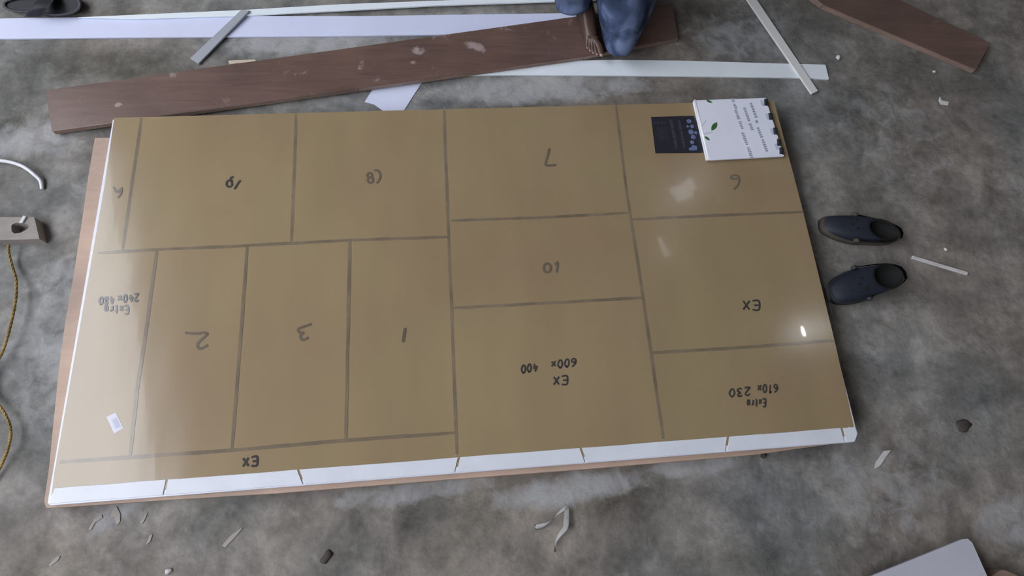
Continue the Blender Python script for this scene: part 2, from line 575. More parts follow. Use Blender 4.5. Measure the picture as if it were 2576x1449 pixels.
N = 'handwritten_number'
strokes(N, 'handwritten 2', [[(466, 837), (485, 839), (500, 839), (514, 837), (521, 841), (514, 848), (503, 857), (497, 866), (498, 874), (505, 877), (516, 872), (523, 868)]], .0085, M['ink_soft'])
strokes(N, 'handwritten 3', [[(784, 815), (767, 821), (752, 827), (751, 833), (758, 838), (765, 836)], [(764, 837), (757, 843), (757, 851), (764, 855), (776, 849)]], .0085, M['ink_soft'])
strokes(N, 'handwritten 1', [[(1019, 825), (1017, 842), (1014, 861)]], .0095, M['ink_soft'])
strokes(N, 'handwritten 7', [[(1382, 373), (1379, 388), (1374, 404)], [(1374, 404), (1373, 415), (1383, 416), (1400, 415)]], .009, M['ink_soft'])
strokes(N, 'handwritten 6', [[(1858, 449), (1846, 450), (1839, 449), (1841, 443), (1850, 441), (1858, 444), (1860, 452), (1858, 463), (1852, 471), (1846, 477)]], .0075, M['ink_soft'])
strokes(N, 'handwritten 10', [ell(1377, 674, 9, 11), [(1404, 658), (1396, 666)], [(1403, 660), (1402, 672), (1400, 686)]], .0085, M['ink_soft'])
strokes(N, 'handwritten 19', [ell(577, 462, 7, 8), [(584, 458), (580, 448), (588, 445)], [(605, 453), (597, 464), (590, 476)]], .0075, M['ink'])
strokes(N, 'handwritten 18', [ell(930, 441, 6, 6), ell(932, 453, 7, 7), [(941, 428), (952, 430), (957, 442), (953, 455), (947, 461)]], .0075, M['ink_soft'])
strokes(N, 'handwritten 4', [[(285, 470), (292, 479), (299, 480), (305, 474)], [(306, 471), (305, 485), (296, 498)], [(287, 480), (296, 483), (305, 484)]], .006, M['ink_soft'])

GLY = {'E': [[(.9, 1), (.1, 1), (.1, 0), (.9, 0)], [(.1, .5), (.7, .5)]], 'x': [[(.1, .6), (.8, 0)], [(.8, .6), (.1, 0)]], 'X': [[(.1, 1), (.9, 0)], [(.9, 1), (.1, 0)]],
       't': [[(.4, 1), (.4, .1), (.7, 0)], [(.1, .65), (.75, .65)]], 'r': [[(.2, .65), (.2, 0)], [(.2, .4), (.45, .65), (.75, .6)]],
       'a': [[(.75, .6), (.3, .62), (.12, .3), (.35, 0), (.75, .15)], [(.78, .65), (.75, .1), (.9, 0)]],
       '2': [[(.1, .8), (.4, 1), (.8, .8), (.5, .4), (.1, 0), (.9, 0)]], '4': [[(.5, 1), (.1, .4), (.9, .4)], [(.65, .7), (.6, 0)]],
       '0': [[(.5, 1), (.12, .6), (.25, .05), (.6, 0), (.88, .5), (.5, 1)]], '6': [[(.8, 1), (.25, .7), (.1, .25), (.5, 0), (.85, .25), (.5, .5), (.15, .3)]],
       '1': [[(.3, .8), (.55, 1), (.5, 0)]], '3': [[(.1, .9), (.6, 1), (.75, .75), (.4, .52), (.85, .3), (.55, 0), (.1, .1)]], '8': [[(.5, .52), (.2, .8), (.5, 1), (.8, .8), (.5, .52), (.15, .2), (.5, 0), (.85, .2), (.5, .52)]]}


def writing(text, xa, xb, yb, h, sl, w=.0055):
    """text, x of the first letter's outer side, x of the last letter's end, baseline y, height, slope: the hand wrote it from the far side, so it runs right to left"""
    polys = []
    st = (xb - xa) / len(text)
    for i, ch in enumerate(text):
        for g in GLY.get(ch, []):
            polys.append([(xa + st * (i + gx * .84), yb + gy * h + sl * st * (i + gx * .84)) for gx, gy in g])
    strokes('handwriting', 'handwritten ' + text, polys, w, M['ink'])


for row in (('Extra', 323, 259, 770, 19, .02), ('240x', 349, 292, 739, 19, -.10), ('480', 286, 246, 745, 19, -.10),
            ('EX', 1428, 1388, 946, 20, -.06), ('600x', 1450, 1382, 901, 20, -.14), ('400', 1352, 1308, 914, 20, -.16),
            ('Extra', 1926, 1877, 1004, 18, -.06), ('610x', 1957, 1902, 967, 20, -.05), ('230', 1888, 1830, 974, 20, -.12)):
    writing(*row)
writing('EX', 1911, 1864, 757, 22, .0, .0065)
writing('EX', 648, 606, 1149, 21, -.10, .0065)

stk = link('sticker', px_prism([(268, 1049), (291, 1038), (310, 1077), (287, 1091)], ZF + .0005, ZF), simple('sticker_paper', (0.74, 0.74, 0.84), .5, .02), film)
stk['label'] = 'small white sticker with grey print'
bm = bmesh.new()
for k in range(5):
    a, b = P(281.5 + 3.1 * k * .85, 1055.5 - 1.4 * k * .85, ZF + .0006), P(293 + 3.1 * k * .85, 1078.5 - 1.4 * k * .85, ZF + .0006)
    add_ribbon(bm, [a, b], .0022, .0001)
link('print_bar', bm, M['pale_print'], stk)['kind'] = 'stuff'

# white pieces of edging along the near side, brown showing in the joints
top_e = lambda x: 1228 + (x - 137) * (1074 - 1228) / 2013.0
bot_e = lambda x: 1268 + (x - 118) * (1110 - 1268) / 2038.0
cuts = [(420, 412), (750, 764), (1155, 1146), (1461, 1474), (1832, 1827), (2118, 2127)]
prev = (137, 122)
for i, ct in enumerate(cuts + [(2151, 2157)]):
    a, b = prev, ct
    last = i == len(cuts)
    g = 0 if last else 2.8
    pl = [(a[0], top_e(a[0])), (a[1], bot_e(a[1]))]
    for t in (.25, .5, .75):
        x = a[1] + (b[1] - g - a[1]) * t
        pl.append((x, bot_e(x) + random.uniform(-.8, .8)))
    if last:
        pl += [(b[1] - 7, bot_e(b[1] - 7)), (b[1], bot_e(b[1]) - 20)]
    else:
        pl += [(b[1] - g, bot_e(b[1]))]
    pl.append((b[0] - g, top_e(b[0])))
    for t in (.75, .5, .25):
        x = a[0] + (b[0] - g - a[0]) * t
        pl.append((x, top_e(x) + random.uniform(-.8, .8)))
    e = link('edge_strip', px_prism(pl, ZF + .0016, ZF, .0006, 1), M['strip'], sheet)
    if i == 0: e['label'] = 'white edging strip along the near side'
    prev = (ct[0] + 2.8, ct[1] + 2.8)

# ------------------------------------------------------------------ planks and strips on the floor
PZ0, PZ1 = 0.009, 0.031
bm = px_prism([(114, 226), (1691, 7), (1707, 96), (1470, 142), (900, 222), (130, 330)], PZ1, PZ0, 0.002, 1, 1)
tag(link('long_plank', bm, [M['plank'], M['plank_edge']], origin=(0, 0, 0)), 'long dark brown plank lying behind the sheet under the bare foot', 'plank')
bm = px_prism([(2040, -12), (2070, 12), (2456, 176), (2492, 108), (2290, 12), (2235, -14)], 0.024, 0.0, 0.002, 1, 1)
tag(link('short_plank', bm, [M['plank2'], M['plank_edge']]), 'dark brown plank with paler near edge at the far right', 'plank')

tag(link('wide_strip', px_prism([(-60, 47), (200, 43), (640, 40), (900, 40), (1470, 32), (1478, 82), (860, 90), (300, 94), (-60, 98)], .008, 0, .001, 1), M['pvc']),
    'wide bluish white strip running to the left side behind the long plank', 'strip')
bm = px_prism([(196, 43), (600, 25), (860, 10), (1500, -14), (1500, 0), (1100, 13), (860, 26), (600, 39), (330, 47)], .016, .0085, .001, 1)
tag(link('narrow_strip', bm, M['pvc_cool']), 'narrow white strip lying along the far side of the wide bluish one', 'strip')
bm = bmesh.new()
zt = lambda v: .012 + (160 - v) / 140 * .014
top = [P(607, 24, zt(24)), P(478, 146, zt(146)), P(499, 160, zt(160)), P(628, 26, zt(26))]
vt = [bm.verts.new(p) for p in top]
vb = [bm.verts.new(p - Vector((0, 0, .008))) for p in top]
bm.faces.new(vt); bm.faces.new(vb[::-1])
for i in range(4): bm.faces.new((vt[i], vb[i], vb[(i + 1) % 4], vt[(i + 1) % 4]))
bmesh.ops.bevel(bm, geom=list(bm.edges), offset=.001, segments=1, affect='EDGES')
tag(link('grey_strip', bm, M['grey_pvc']), 'short grey strip lying slantwise across the two white strips', 'strip')
bm = px_prism([(1050, 160), (1540, 150), (1720, 152), (1990, 160), (2077, 162), (2086, 199), (1990, 195), (1720, 191), (1300, 188), (1080, 189)], .008, 0, .001, 1)
tag(link('floor_strip', bm, M['pvc_cool']), 'cool white strip reaching right from under the long plank', 'strip')
bm = px_prism([(1868, -22), (1892, -20), (1905, 0), (2058, 228), (2042, 236), (1880, 0)], .0165, .0085, .001, 1)
tag(link('crossing_strip', bm, M['pvc_warm']), 'thin cream strip laid slantwise across the end of the cool white strip', 'strip')
bm = px_prism([(917, 256), (945, 212), (960, 196), (1069, 190), (1066, 200), (1017, 277), (965, 279), (940, 262)], .0025, 0, .0006, 1)
tag(link('sheet_offcut', bm, M['paper']), 'four sided white offcut half under the long plank', 'offcut')
bm = px_prism([(574, 152), (640, 149), (646, 154), (576, 161)], .006, 0, .001, 1)
tag(link('wood_sliver', bm, M['wood_pale']), 'short pale wood sliver beside the far edge of the long plank', 'sliver')


# ------------------------------------------------------------------ notebook and card on the sheet
zc = ZF + .0005
card = thing('printed_card', P(1705, 338, zc), 'small black printed card half under the white notebook', 'card')
link('card_sheet', px_prism([(1638, 294), (1745, 291), (1790, 380), (1762, 384), (1649, 385)], zc + .002, zc, .0004, 1), M['card'], card)
zp = zc + .0021


def greek(bm, p0, p1, h, words):
    """rows of tiny letter marks (too small in the photograph to read)"""
    d = p1 - p0
    L = d.length
    d.normalize()
    s = Vector((-d.y, d.x, 0))
    tot = sum(words) + len(words) - 1
    st = L / tot
    x = 0
    for wd in words:
        for k in range(wd):
            c = p0 + d * (x + .5) * st
            hh = h * random.uniform(.7, 1.0)
            add_ribbon(bm, [c - s * hh * .5, c + s * hh * .5], st * .72, .0001)
            if random.random() < .6:
                q = c + s * hh * random.choice((-.4, 0, .4))
                add_ribbon(bm, [q - d * st * .5, q + d * st * .5], hh * .22, .00012)
            x += 1
        x += 1


bm = bmesh.new()
greek(bm, P(1645, 309, zp), P(1676, 308, zp), .007, [2, 2, 2, 2])
greek(bm, P(1687, 300, zp), P(1702, 374, zp), .013, [9, 8, 9])
greek(bm, P(1708, 303, zp), P(1722, 374, zp), .011, [10, 7, 11])
for r in range(5):
    greek(bm, P(1652 + r * 5, 320, zp), P(1660 + r * 6, 352, zp), .003, [7, 5, 8])
link('print_line', bm, M['card_grey'], card)['kind'] = 'stuff'
bm = bmesh.new()
for (u, v, r) in [(1733, 305, 7), (1741, 318, 6), (1738, 332, 8), (1744, 345, 7), (1741, 358, 6), (1746, 372, 9), (1737, 375, 5), (1730, 318, 4), (1750, 334, 5)]:
    c = P(u, v, zp + .0001)
    rr = r / 1500 * 1.95
    for k in range(5):
        a = k * 1.2566 + u
        q = c + Vector((math.cos(a), math.sin(a), 0)) * rr * .55
        f = bm.faces.new([bm.verts.new(q + Vector((math.cos(t * 1.0472) * rr * .55, math.sin(t * 1.0472) * rr * .55, .00002 * k))) for t in range(6)])
link('blossom_print', bm, M['card_blue'], card)['kind'] = 'stuff'

NZ = zc + .0022
NT_ = .013
NB = [(1750, 252), (1785, 403), (1973, 393), (1926, 246)]
nb = thing('spiral_notebook', P(1852, 325, NZ), 'white spiral notebook with green leaves on the far right of the brown sheet', 'notebook')
link('page_block', px_prism([(1744, 254), (1778, 402), (1970, 392), (1924, 248)], NZ + NT_ - .0022, NZ + .001, .001, 1), M['pages'], nb)
link('cover', px_prism(NB, NZ + NT_, NZ + NT_ - .002, .0009, 2), M['cover'], nb)
link('back_cover', px_prism(NB, NZ + .0012, NZ, .0005, 1), M['cover'], nb)
bm = bmesh.new()
add_tube(bm, [P(1748, 253, NZ + NT_ * .5 + .0006), P(1783, 403, NZ + NT_ * .5 + .0006)], NT_ * .5, 18)
link('rounded_spine', bm, simple('spine_white_daylit', (0.88, 0.89, 0.92), .25, .02), nb, True)['label'] = 'rounded white spine, brightened as if side lit'  # daylight on the spine put into a whiter colour than the cover
zn = NZ + NT_ + .0001
for (a, b) in [((1918, 257), (1935, 259)), ((1930, 293), (1946, 294)), ((1942, 330), (1958, 331)), ((1951, 358), (1967, 360)), ((1957, 379), (1973, 381))]:
    pa, pb = P(*a, zn), P(*b, zn)
    d = (pb - pa)
    sd = Vector((-d.y, d.x, 0)).normalized()
    bm = bmesh.new()
    for off in (-.0125, -.0075, -.0025, .0025, .0075, .0125):
        arc = []
        for k in range(9):
            t = k / 8
            an = math.pi * (1 - t)
            m = pa.lerp(pb, .62)
            arc.append(m + d.normalized() * math.cos(an) * .0085 + sd * off + Vector((0, 0, math.sin(an) * .003 - (.010 * max(0, t - .5) * 2))))
        add_tube(bm, arc, .0022, 6)
    link('binding_ring', bm, M['wire'], nb, True)
for (u, v) in [(1918, 259), (1931, 293), (1943, 331), (1954, 369)]:
    bm = bmesh.new()
    c, ax = P(u, v, zn), (P(u + 7, v + 20, zn) - P(u, v, zn)).normalized()
    add_ribbon(bm, [c - ax * .013, c, c + ax * .013], .013, .0001)
    link('pale_patch', bm, M['pale_print'], nb)


def leaf(u, v, du, dv, w):
    c = P(u, v, zn)
    t = P(u + du, v + dv, zn) - c
    s = Vector((-t.y, t.x, 0)).normalized() * w / 1500 * 1.95
    bm = bmesh.new()
    pts = []
    for k in range(9):
        x = -1 + k / 4
        pts.append(c + t * x + s * (1 - x * x) + Vector((0, 0, .0001)))
    for k in range(7, 0, -1):
        x = -1 + k / 4
        pts.append(c + t * x - s * (1 - x * x) + Vector((0, 0, .0001)))
    bm.faces.new([bm.verts.new(p) for p in pts])
    link('leaf_print', bm, M['leaf'], nb)


leaf(1797, 318, -7, 11, 7)
leaf(1779, 348, -7, -5, 4)
leaf(1784, 255, 8, 3, 4)
bm = bmesh.new()
add_ribbon(bm, [P(1769, 337, zn), P(1780, 335, zn), P(1792, 333, zn)], .004, .0001)
link('stem_print', bm, M['pale_print'], nb)
bm = bmesh.new()
add_ribbon(bm, [P(1766, 318, zn), P(1771, 311, zn), P(1776, 303, zn)], .004, .0001)
link('stem_print', bm, M['pale_print'], nb)
for rows in ([((1842, 246), (1852, 275), [3, 4]), ((1850, 276), (1868, 325), [6, 5]), ((1868, 333), (1892, 398), [7, 6])],
             [((1872, 270), (1893, 328), [8, 4])], [((1888, 258), (1903, 297), [6]), ((1902, 302), (1905, 310), [1]), ((1906, 320), (1917, 347), [5]), ((1918, 350), (1930, 382), [6])]):
    bm = bmesh.new()
    for a, b, wds in rows: greek(bm, P(*a, zn), P(*b, zn), .0125, wds)
    link('text_line', bm, M['print'], nb)['kind'] = 'stuff'


# ------------------------------------------------------------------ clogs
def clog(name, heel, toe, wid, label, mirror, sole):
    a, b = Vector((heel.x, heel.y, 0)), Vector((toe.x, toe.y, 0))
    L = (b - a).length
    ex = (b - a).normalized()
    ey = Vector((-ex.y, ex.x, 0)) * mirror
    t = thing(name, (a + b) / 2, label, 'shoe', 'pair of navy clogs')
    n = 44

    def outer(k):                                     # outline of a foot: rounded heel, waist, broad ball, blunt toe
        th = 2 * math.pi * k / n
        x = 0.5 - 0.5 * math.cos(th)
        base = abs(math.sin(th)) ** 0.55
        w = wid * .5 * base * (0.80 + 0.24 * math.sin(math.pi * (x - .12) * .9))
        w *= 1.0 - 0.10 * math.exp(-((x - .38) / .12) ** 2)
        y = w if math.sin(th) >= 0 else -w
        y += wid * .05 * math.sin(math.pi * x) * 1.0
        return x * L, y

    def rim(k):
        th = 2 * math.pi * k / n
        return L * (.245 - .222 * math.cos(th)), wid * (.40 * math.sin(th)) * (1 - .12 * math.cos(th)) + wid * .02

    def W3(x, y, z): return a + ex * x + ey * y + Vector((0, 0, z))
    bm = bmesh.new()
    rings = []
    for (sc, z) in ((.96, 0.0), (1.03, .004), (1.03, .020), (.99, .026)):
        ring = []
        for k in range(n):
            x, y = outer(k)
            ring.append(bm.verts.new(W3(L * .5 + (x - L * .5) * sc, y * sc, z)))
        rings.append(ring)
    for r0, r1 in zip(rings[:-1], rings[1:]):
        for k in range(n): bm.faces.new((r0[k], r0[(k + 1) % n], r1[(k + 1) % n], r1[k]))
    bm.faces.new(rings[0][::-1]); bm.faces.new(rings[-1])
    link('sole', bm, sole, t, True)

    def up(k, v):
        ox, oy = outer(k)
        rx, ry = rim(k)
        th = 2 * math.pi * k / n
        front = .5 - .5 * math.cos(th)
        zr = .044 + .017 * front
        hv = v ** (1.5 - .3 * front)
        z = .022 + (zr - .022) * math.sin(v * math.pi / 2) ** .8
        sc = .985
        return W3((L * .5 + (ox - L * .5) * sc) * (1 - hv) + rx * hv, oy * sc * (1 - hv) + ry * hv, z)
    bm = bmesh.new()
    nv = 9
    g = [[bm.verts.new(up(k, j / nv)) for k in range(n)] for j in range(nv + 1)]
    inn = []
    for (sc, dz) in ((.93, .001), (.90, -.006)):
        ring = []
        for k in range(n):
            x, y = rim(k)
            p = up(k, 1.0)
            cx = L * .245
            ring.append(bm.verts.new(W3(cx + (x - cx) * sc, wid * .02 + (y - wid * .02) * sc, p.z + dz)))
        inn.append(ring)
    for r0, r1 in zip(g[:-1] + [g[-1], inn[0]], g[1:] + [inn[0], inn[1]]):
        for k in range(n): bm.faces.new((r0[k], r0[(k + 1) % n], r1[(k + 1) % n], r1[k]))
    for f in bm.faces:                                # heel cup painted black to imitate the shaded opening, the front navy
        c = f.calc_center_median() - a
        lx, ly = c.dot(ex), c.dot(ey)
        if lx < L * (.36 - .10 * (ly / (wid * .5)) ** 2 + .02 * ly / wid): f.material_index = 1
    link('upper', bm, [M['navy'], M['black']], t, True)
    bm = bmesh.new()
    rr = []
    for (sc, z) in ((1.05, -1), (1.03, None), (.965, .040), (.90, .029)):
        ring = []
        for k in range(n):
            x, y = rim(k)
            zz = up(k, 1.0).z + .0022 if z is None else up(k, .93).z + .0012 if z < 0 else z
            cx = L * .245
            ring.append(bm.verts.new(W3(cx + (x - cx) * sc, wid * .02 + (y - wid * .02) * sc, zz)))
        rr.append(ring)
    for r0, r1 in zip(rr[:-1], rr[1:]):
        for k in range(n): bm.faces.new((r0[k], r0[(k + 1) % n], r1[(k + 1) % n], r1[k]))
    bm.faces.new(rr[-1])
    link('lining', bm, M['black'], t, True)['label'] = 'black inside of the shoe'
    for (fx, fy) in ((.60, -.16), (.60, .16), (.68, -.20), (.66, .02), (.68, .22), (.76, -.12), (.76, .14)):
        # find the surface height above this spot
        best, pz = 9, .07
        for k in range(n):
            for j in range(nv + 1):
                p = up(k, j / nv)
                q = W3(fx * L, fy * wid, 0)
                d = (p.x - q.x) ** 2 + (p.y - q.y) ** 2
                if d < best: best, pz = d, p.z
        bm = bmesh.new()
        c = W3(fx * L, fy * wid, pz)
        top = [bm.verts.new(c + Vector((math.cos(i * .628) * .0052, math.sin(i * .628) * .0052, .0012))) for i in range(10)]
        bot = [bm.verts.new(c + Vector((math.cos(i * .628) * .0058, math.sin(i * .628) * .0058, -.004))) for i in range(10)]
        bm.faces.new(top)
        for i in range(10): bm.faces.new((top[i], bot[i], bot[(i + 1) % 10], top[(i + 1) % 10]))
        link('vent_shade_disc', bm, M['black'], t)  # raised black disc, its colour standing in for the hole's shade
    # strap folded round the heel with its rivets
    bm = bmesh.new()
    path, wv = [], .012
    for i in range(13):
        th = -1.75 + 3.5 * i / 12
        k = (th / (2 * math.pi)) * n
        ox, oy = outer(k)
        path.append((ox, oy))
    vs = []
    for x, y in path:
        o = Vector((x - L * .3, y, 0))
        o = o * (1 + .006 / max(o.length, .02))
        p = W3(o.x + L * .3, o.y, 0)
        vs.append([bm.verts.new(p + Vector((0, 0, z))) for z in (.034, .048)])
    for q0, q1 in zip(vs[:-1], vs[1:]): bm.faces.new((q0[0], q1[0], q1[1], q0[1]))
    bmesh.ops.solidify(bm, geom=list(bm.faces), thickness=.003)
    link('heel_strap', bm, M['slip_dark'], t, True)
    for x, y in (path[0], path[-1]):
        bm = bmesh.new()
        s = 1 if y > 0 else -1
        add_tube(bm, [W3(x, y - s * .004, .041), W3(x, y + s * .007, .041), W3(x, y + s * .009, .041)], [.010, .010, .007], 12)
        link('rivet', bm, sole, t, True)
    return t


clog('clog', P(2256, 594, .02), P(2066, 563, .02), .098, 'farther navy clog with tan sole at the right of the sheet', 1, M['tan'])
clog('clog', P(2262, 692, .02), P(2088, 741, .02), .112, 'nearer navy clog with toe against the plastic at the sheet edge', -1, M['slip_dark'])

# crumpled clear plastic beside the sheet
bm = bmesh.new()
L1 = [(2043, 634), (2052, 660), (2062, 700), (2072, 735), (2082, 768), (2092, 800)]
L2 = [(2056, 633), (2070, 655), (2084, 690), (2092, 715), (2091, 752), (2096, 796)]
gr = []
for (a, b) in zip(L1, L2):
    gr.append([bm.verts.new(P(a[0] + (b[0] - a[0]) * t, a[1] + (b[1] - a[1]) * t, .004 + .024 * math.sin(math.pi * (.15 + .75 * t)) * random.uniform(.6, 1.1))) for t in (0, .25, .5, .75, 1)])
for i in range(len(gr) - 1):
    for k in range(4): bm.faces.new((gr[i][k], gr[i][k + 1], gr[i + 1][k + 1], gr[i + 1][k]))
bmesh.ops.subdivide_edges(bm, edges=list(bm.edges), cuts=2, use_grid_fill=True, smooth=.5)
for v in bm.verts: v.co += Vector((random.uniform(-1, 1), random.uniform(-1, 1), random.uniform(-.6, 1))) * .0016
tag(link('plastic_wrap', bm, M['wrap'], None, True), 'crumpled clear plastic sticking out under the right edge of the sheet', 'plastic wrap')

# ------------------------------------------------------------------ slipper, far left
sl = thing('slipper', P(108, 14), 'dark grey rubber slipper beyond the wide white strip', 'slipper')


def slip_outline(sc, z, n=36):
    out = []
    for k in range(n):
        th = 2 * math.pi * k / n
        x = math.cos(th)
        y = abs(math.sin(th)) ** .75 * (1 if math.sin(th) >= 0 else -1)
        w = 27 + 7 * x - 5 * math.exp(-((x + .2) / .3) ** 2)
        out.append(P(106 + 100 * x * sc, 12 + y * w * (sc - (1 - sc) * 1.5), z))
    return out


bm = bmesh.new()
rg = [[bm.verts.new(p) for p in slip_outline(s, z)] for s, z in ((.97, 0), (1, .004), (1, .026), (.97, .032), (.93, .030), (.90, .024))]
for r0, r1 in zip(rg[:-1], rg[1:]):
    for k in range(36): bm.faces.new((r0[k], r0[(k + 1) % 36], r1[(k + 1) % 36], r1[k]))
bm.faces.new(rg[0][::-1])
link('sole', bm, M['slip'], sl, True)
bm = bmesh.new()
bm.faces.new([bm.verts.new(p) for p in slip_outline(.905, .0245)])
link('footbed', bm, M['slip_dark'], sl)
bm = bmesh.new()
rows = []
for i in range(9):
    t = i / 8
    z = .022 + .045 * math.sin(math.pi * t)
    rows.append([bm.verts.new(P(60 + s * 44 + 46 * t, 43 - 62 * t, z + .004 * math.sin(math.pi * s))) for s in (0, .25, .5, .75, 1)])
for r0, r1 in zip(rows[:-1], rows[1:]):
    for k in range(4): bm.faces.new((r0[k], r0[k + 1], r1[k + 1], r1[k]))
bmesh.ops.solidify(bm, geom=list(bm.faces), thickness=.005)
link('strap', bm, M['slip'], sl, True)

# ------------------------------------------------------------------ left side clutter
bm = bmesh.new()
pts = smooth_path([P(-30, 401, .012), P(0, 404, .014), P(30, 409, .018), P(60, 420, .022), P(85, 438, .020), P(102, 455, .012), P(106, 476, .005)], 6)
add_tube(bm, pts, .0062, 10)
tag(link('white_cable', bm, M['cable'], None, True), 'curved white cable end on the floor at the far left', 'cable')

zb = .04
n = 28
outl = [(-70, 546), (86, 546), (99, 601), (-66, 606)]
op = []
for i in range(4):
    a, b = outl[i], outl[(i + 1) % 4]
    for k in range(7): op.append((a[0] + (b[0] - a[0]) * k / 7, a[1] + (b[1] - a[1]) * k / 7))
bm = bmesh.new()
ctr = P(48, 573, zb)
ot = [bm.verts.new(P(u, v, zb)) for u, v in op]
ob = [bm.verts.new((w.co.x, w.co.y, 0)) for w in ot]
it, ib = [], []
for w in ot:
    d = w.co - ctr
    an = math.atan2(d.y, d.x)
    rr = .023 * (1 + .12 * math.sin(3 * an + 1))
    it.append(bm.verts.new((ctr.x + math.cos(an) * rr * 1.15, ctr.y + math.sin(an) * rr * .85, zb)))
    ib.append(bm.verts.new((ctr.x + math.cos(an) * rr, ctr.y + math.sin(an) * rr * .75, zb - .035)))
for k in range(n):
    j = (k + 1) % n
    bm.faces.new((ot[k], ot[j], it[j], it[k]))
    bm.faces.new((ot[k], ob[k], ob[j], ot[j]))
    bm.faces.new((it[k], it[j], ib[j], ib[k]))
bm.faces.new(ib)
bm.faces.new(ob[::-1])
tag(link('cement_block', bm, M['block']), 'grey cement block with a round hole at the left side', 'block')


def chip(px, z0, h, label, mat=None, name='plaster_chip', group=None, cat='chip'):
    bm = px_prism(px, z0 + h, z0, h * .25, 1)
    return tag(link(name, bm, mat or M['chip']), label, cat, group)


chip([(46, 560), (58, 541), (66, 544), (56, 560)], zb, .006, 'small white flake on the cement block beside its hole')

bm = bmesh.new()
pts = [(22, 616, .036), (22, 634, .026), (30, 668, .018), (40, 700, .030), (41, 738, .036), (36, 775, .036), (28, 812, .035), (18, 850, .032), (4, 890, .026), (-22, 935, .020), (-24, 985, .018), (-6, 1015, .022), (12, 1040, .026), (24, 1068, .030), (27, 1092, .030), (22, 1120, .028), (12, 1150, .022), (-4, 1185, .014), (-30, 1230, .008)]
path = smooth_path([P(u, v, z) for u, v, z in pts], 8)
for ph in (0, 2.094, 4.189):
    tw = []
    for i, p in enumerate(path):
        a = i * .9 + ph
        tw.append(p + Vector((math.cos(a), 0, math.sin(a))) * .0022)
    add_tube(bm, tw, .0026, 6)
tag(link('yellow_cord', bm, M['cord'], None, True), 'twisted yellow cord trailing down from the cement block', 'cord')

# ------------------------------------------------------------------ lower right corner, sticks, shavings, chips
bm = bmesh.new()
rise = lambda u: max(.009, .072 * (u - 1960) / 470)
top = [P(u, v, rise(u)) for u, v in [(1990, 1535), (2185, 1452), (2420, 1357), (2434, 1355), (2446, 1365), (2482, 1446), (2520, 1530)]]
vt = [bm.verts.new(p) for p in top]
vb = [bm.verts.new(p - Vector((0, 0, .008))) for p in top]
bm.faces.new(vt); bm.faces.new(vb[::-1])
for i in range(len(top)): bm.faces.new((vt[i], vb[i], vb[(i + 1) % len(top)], vt[(i + 1) % len(top)]))
tag(link('pale_board', bm, M['panel']), 'pale grey board corner in the near right corner', 'board')
tag(link('brown_offcut', px_prism([(2488, 1470), (2497, 1448), (2515, 1436), (2528, 1433), (2560, 1446), (2600, 1470), (2600, 1560), (2440, 1560)], .045, 0, .002, 1), M['card_brown']),
    'brown offcut peeping in beside the pale grey board', 'offcut')
bm = px_prism([(2297, 642), (2437, 684), (2435, 692), (2294, 650)], .008, 0, .002, 1)
tag(link('pale_stick', bm, M['stick']), 'thin pale stick on the bare floor right of the clogs', 'stick')

bm = bmesh.new()


def flat_curl(bm, pts, w):
    pv = smooth_path(pts, 5)
    rows = []
    for i, p in enumerate(pv):
        t = (pv[min(i + 1, len(pv) - 1)] - pv[max(i - 1, 0)]).normalized()
        s = Vector((-t.y, t.x, 0)).normalized()
        k = w * (.5 if i in (0, len(pv) - 1) else 1)
        s2 = (s * math.cos(i * .09) + Vector((0, 0, math.sin(i * .09) * .4)))
        rows.append([bm.verts.new(p + s2 * k * .5), bm.verts.new(p + Vector((0, 0, .0014))), bm.verts.new(p - s2 * k * .5)])
    for r0, r1 in zip(rows[:-1], rows[1:]):
        for k in range(2): bm.faces.new((r0[k], r0[k + 1], r1[k + 1], r1[k]))


flat_curl(bm, [P(1345, 1327, .004), P(1362, 1323, .006), P(1376, 1317, .010), P(1390, 1307, .016), P(1404, 1292, .020), P(1424, 1278, .022), P(1425, 1295, .022), P(1424, 1312, .020), P(1422, 1328, .018), P(1408, 1346, .014), P(1399, 1362, .010), P(1396, 1378, .007), P(1396, 1388, .004)], .016)
bmesh.ops.solidify(bm, geom=list(bm.faces), thickness=.0012)
tag(link('plastic_shaving', bm, M['chip'], None, True), 'curled white plastic shaving on the floor in front of the sheet', 'shaving')


def blob(u, v, r, h, label, mat, name, cat, sx=1.0, rot=0.0, group=None):
    bm = bmesh.new()
    bmesh.ops.create_icosphere(bm, subdivisions=2, radius=1)
    c = P(u, v)
    rm = Matrix.Rotation(rot, 3, 'Z')
    for w in bm.verts:
        k = 1 + .16 * math.sin(5 * w.co.x + u) + .12 * math.sin(6 * w.co.y + v)
        w.co = c + rm @ Vector((w.co.x * r * sx * k, w.co.y * r * k, max(0, (w.co.z + .35)) * h))
    return tag(link(name, bm, mat, None, True), label, cat, group)


blob(2107, 146, .0105, .010, 'round white pellet just right of the crossed strips', M['chip'], 'white_pellet', 'pellet')
chip([(2365, 242), (2370, 252), (2388, 256), (2385, 264), (2368, 262), (2362, 252)], 0, .004, 'small bent white chip on the bare floor at the right')
blob(2349, 181, .006, .005, 'tiny pale crumb near the end of the far right plank', M['chip'], 'plaster_crumb', 'crumb')
blob(2377, 628, .007, .006, 'tiny pale crumb beyond the thin pale stick', M['chip'], 'plaster_crumb', 'crumb', .7, .5)
blob(1918, 1147, .009, .012, 'small dark screw head sized lump against the near edge board', M['stain'], 'dark_lump', 'lump')
chip([(2204, 1162), (2224, 1134), (2242, 1132), (2232, 1146), (2214, 1172), (2200, 1180)], 0, .003, 'pale torn flake near the right end of the white edging', M['stick'])
blob(2422, 1072, .022, .006, 'flat dark clod on the floor beyond the right end of the sheet', M['stain'], 'dark_clod', 'clod', 1.2, .4)
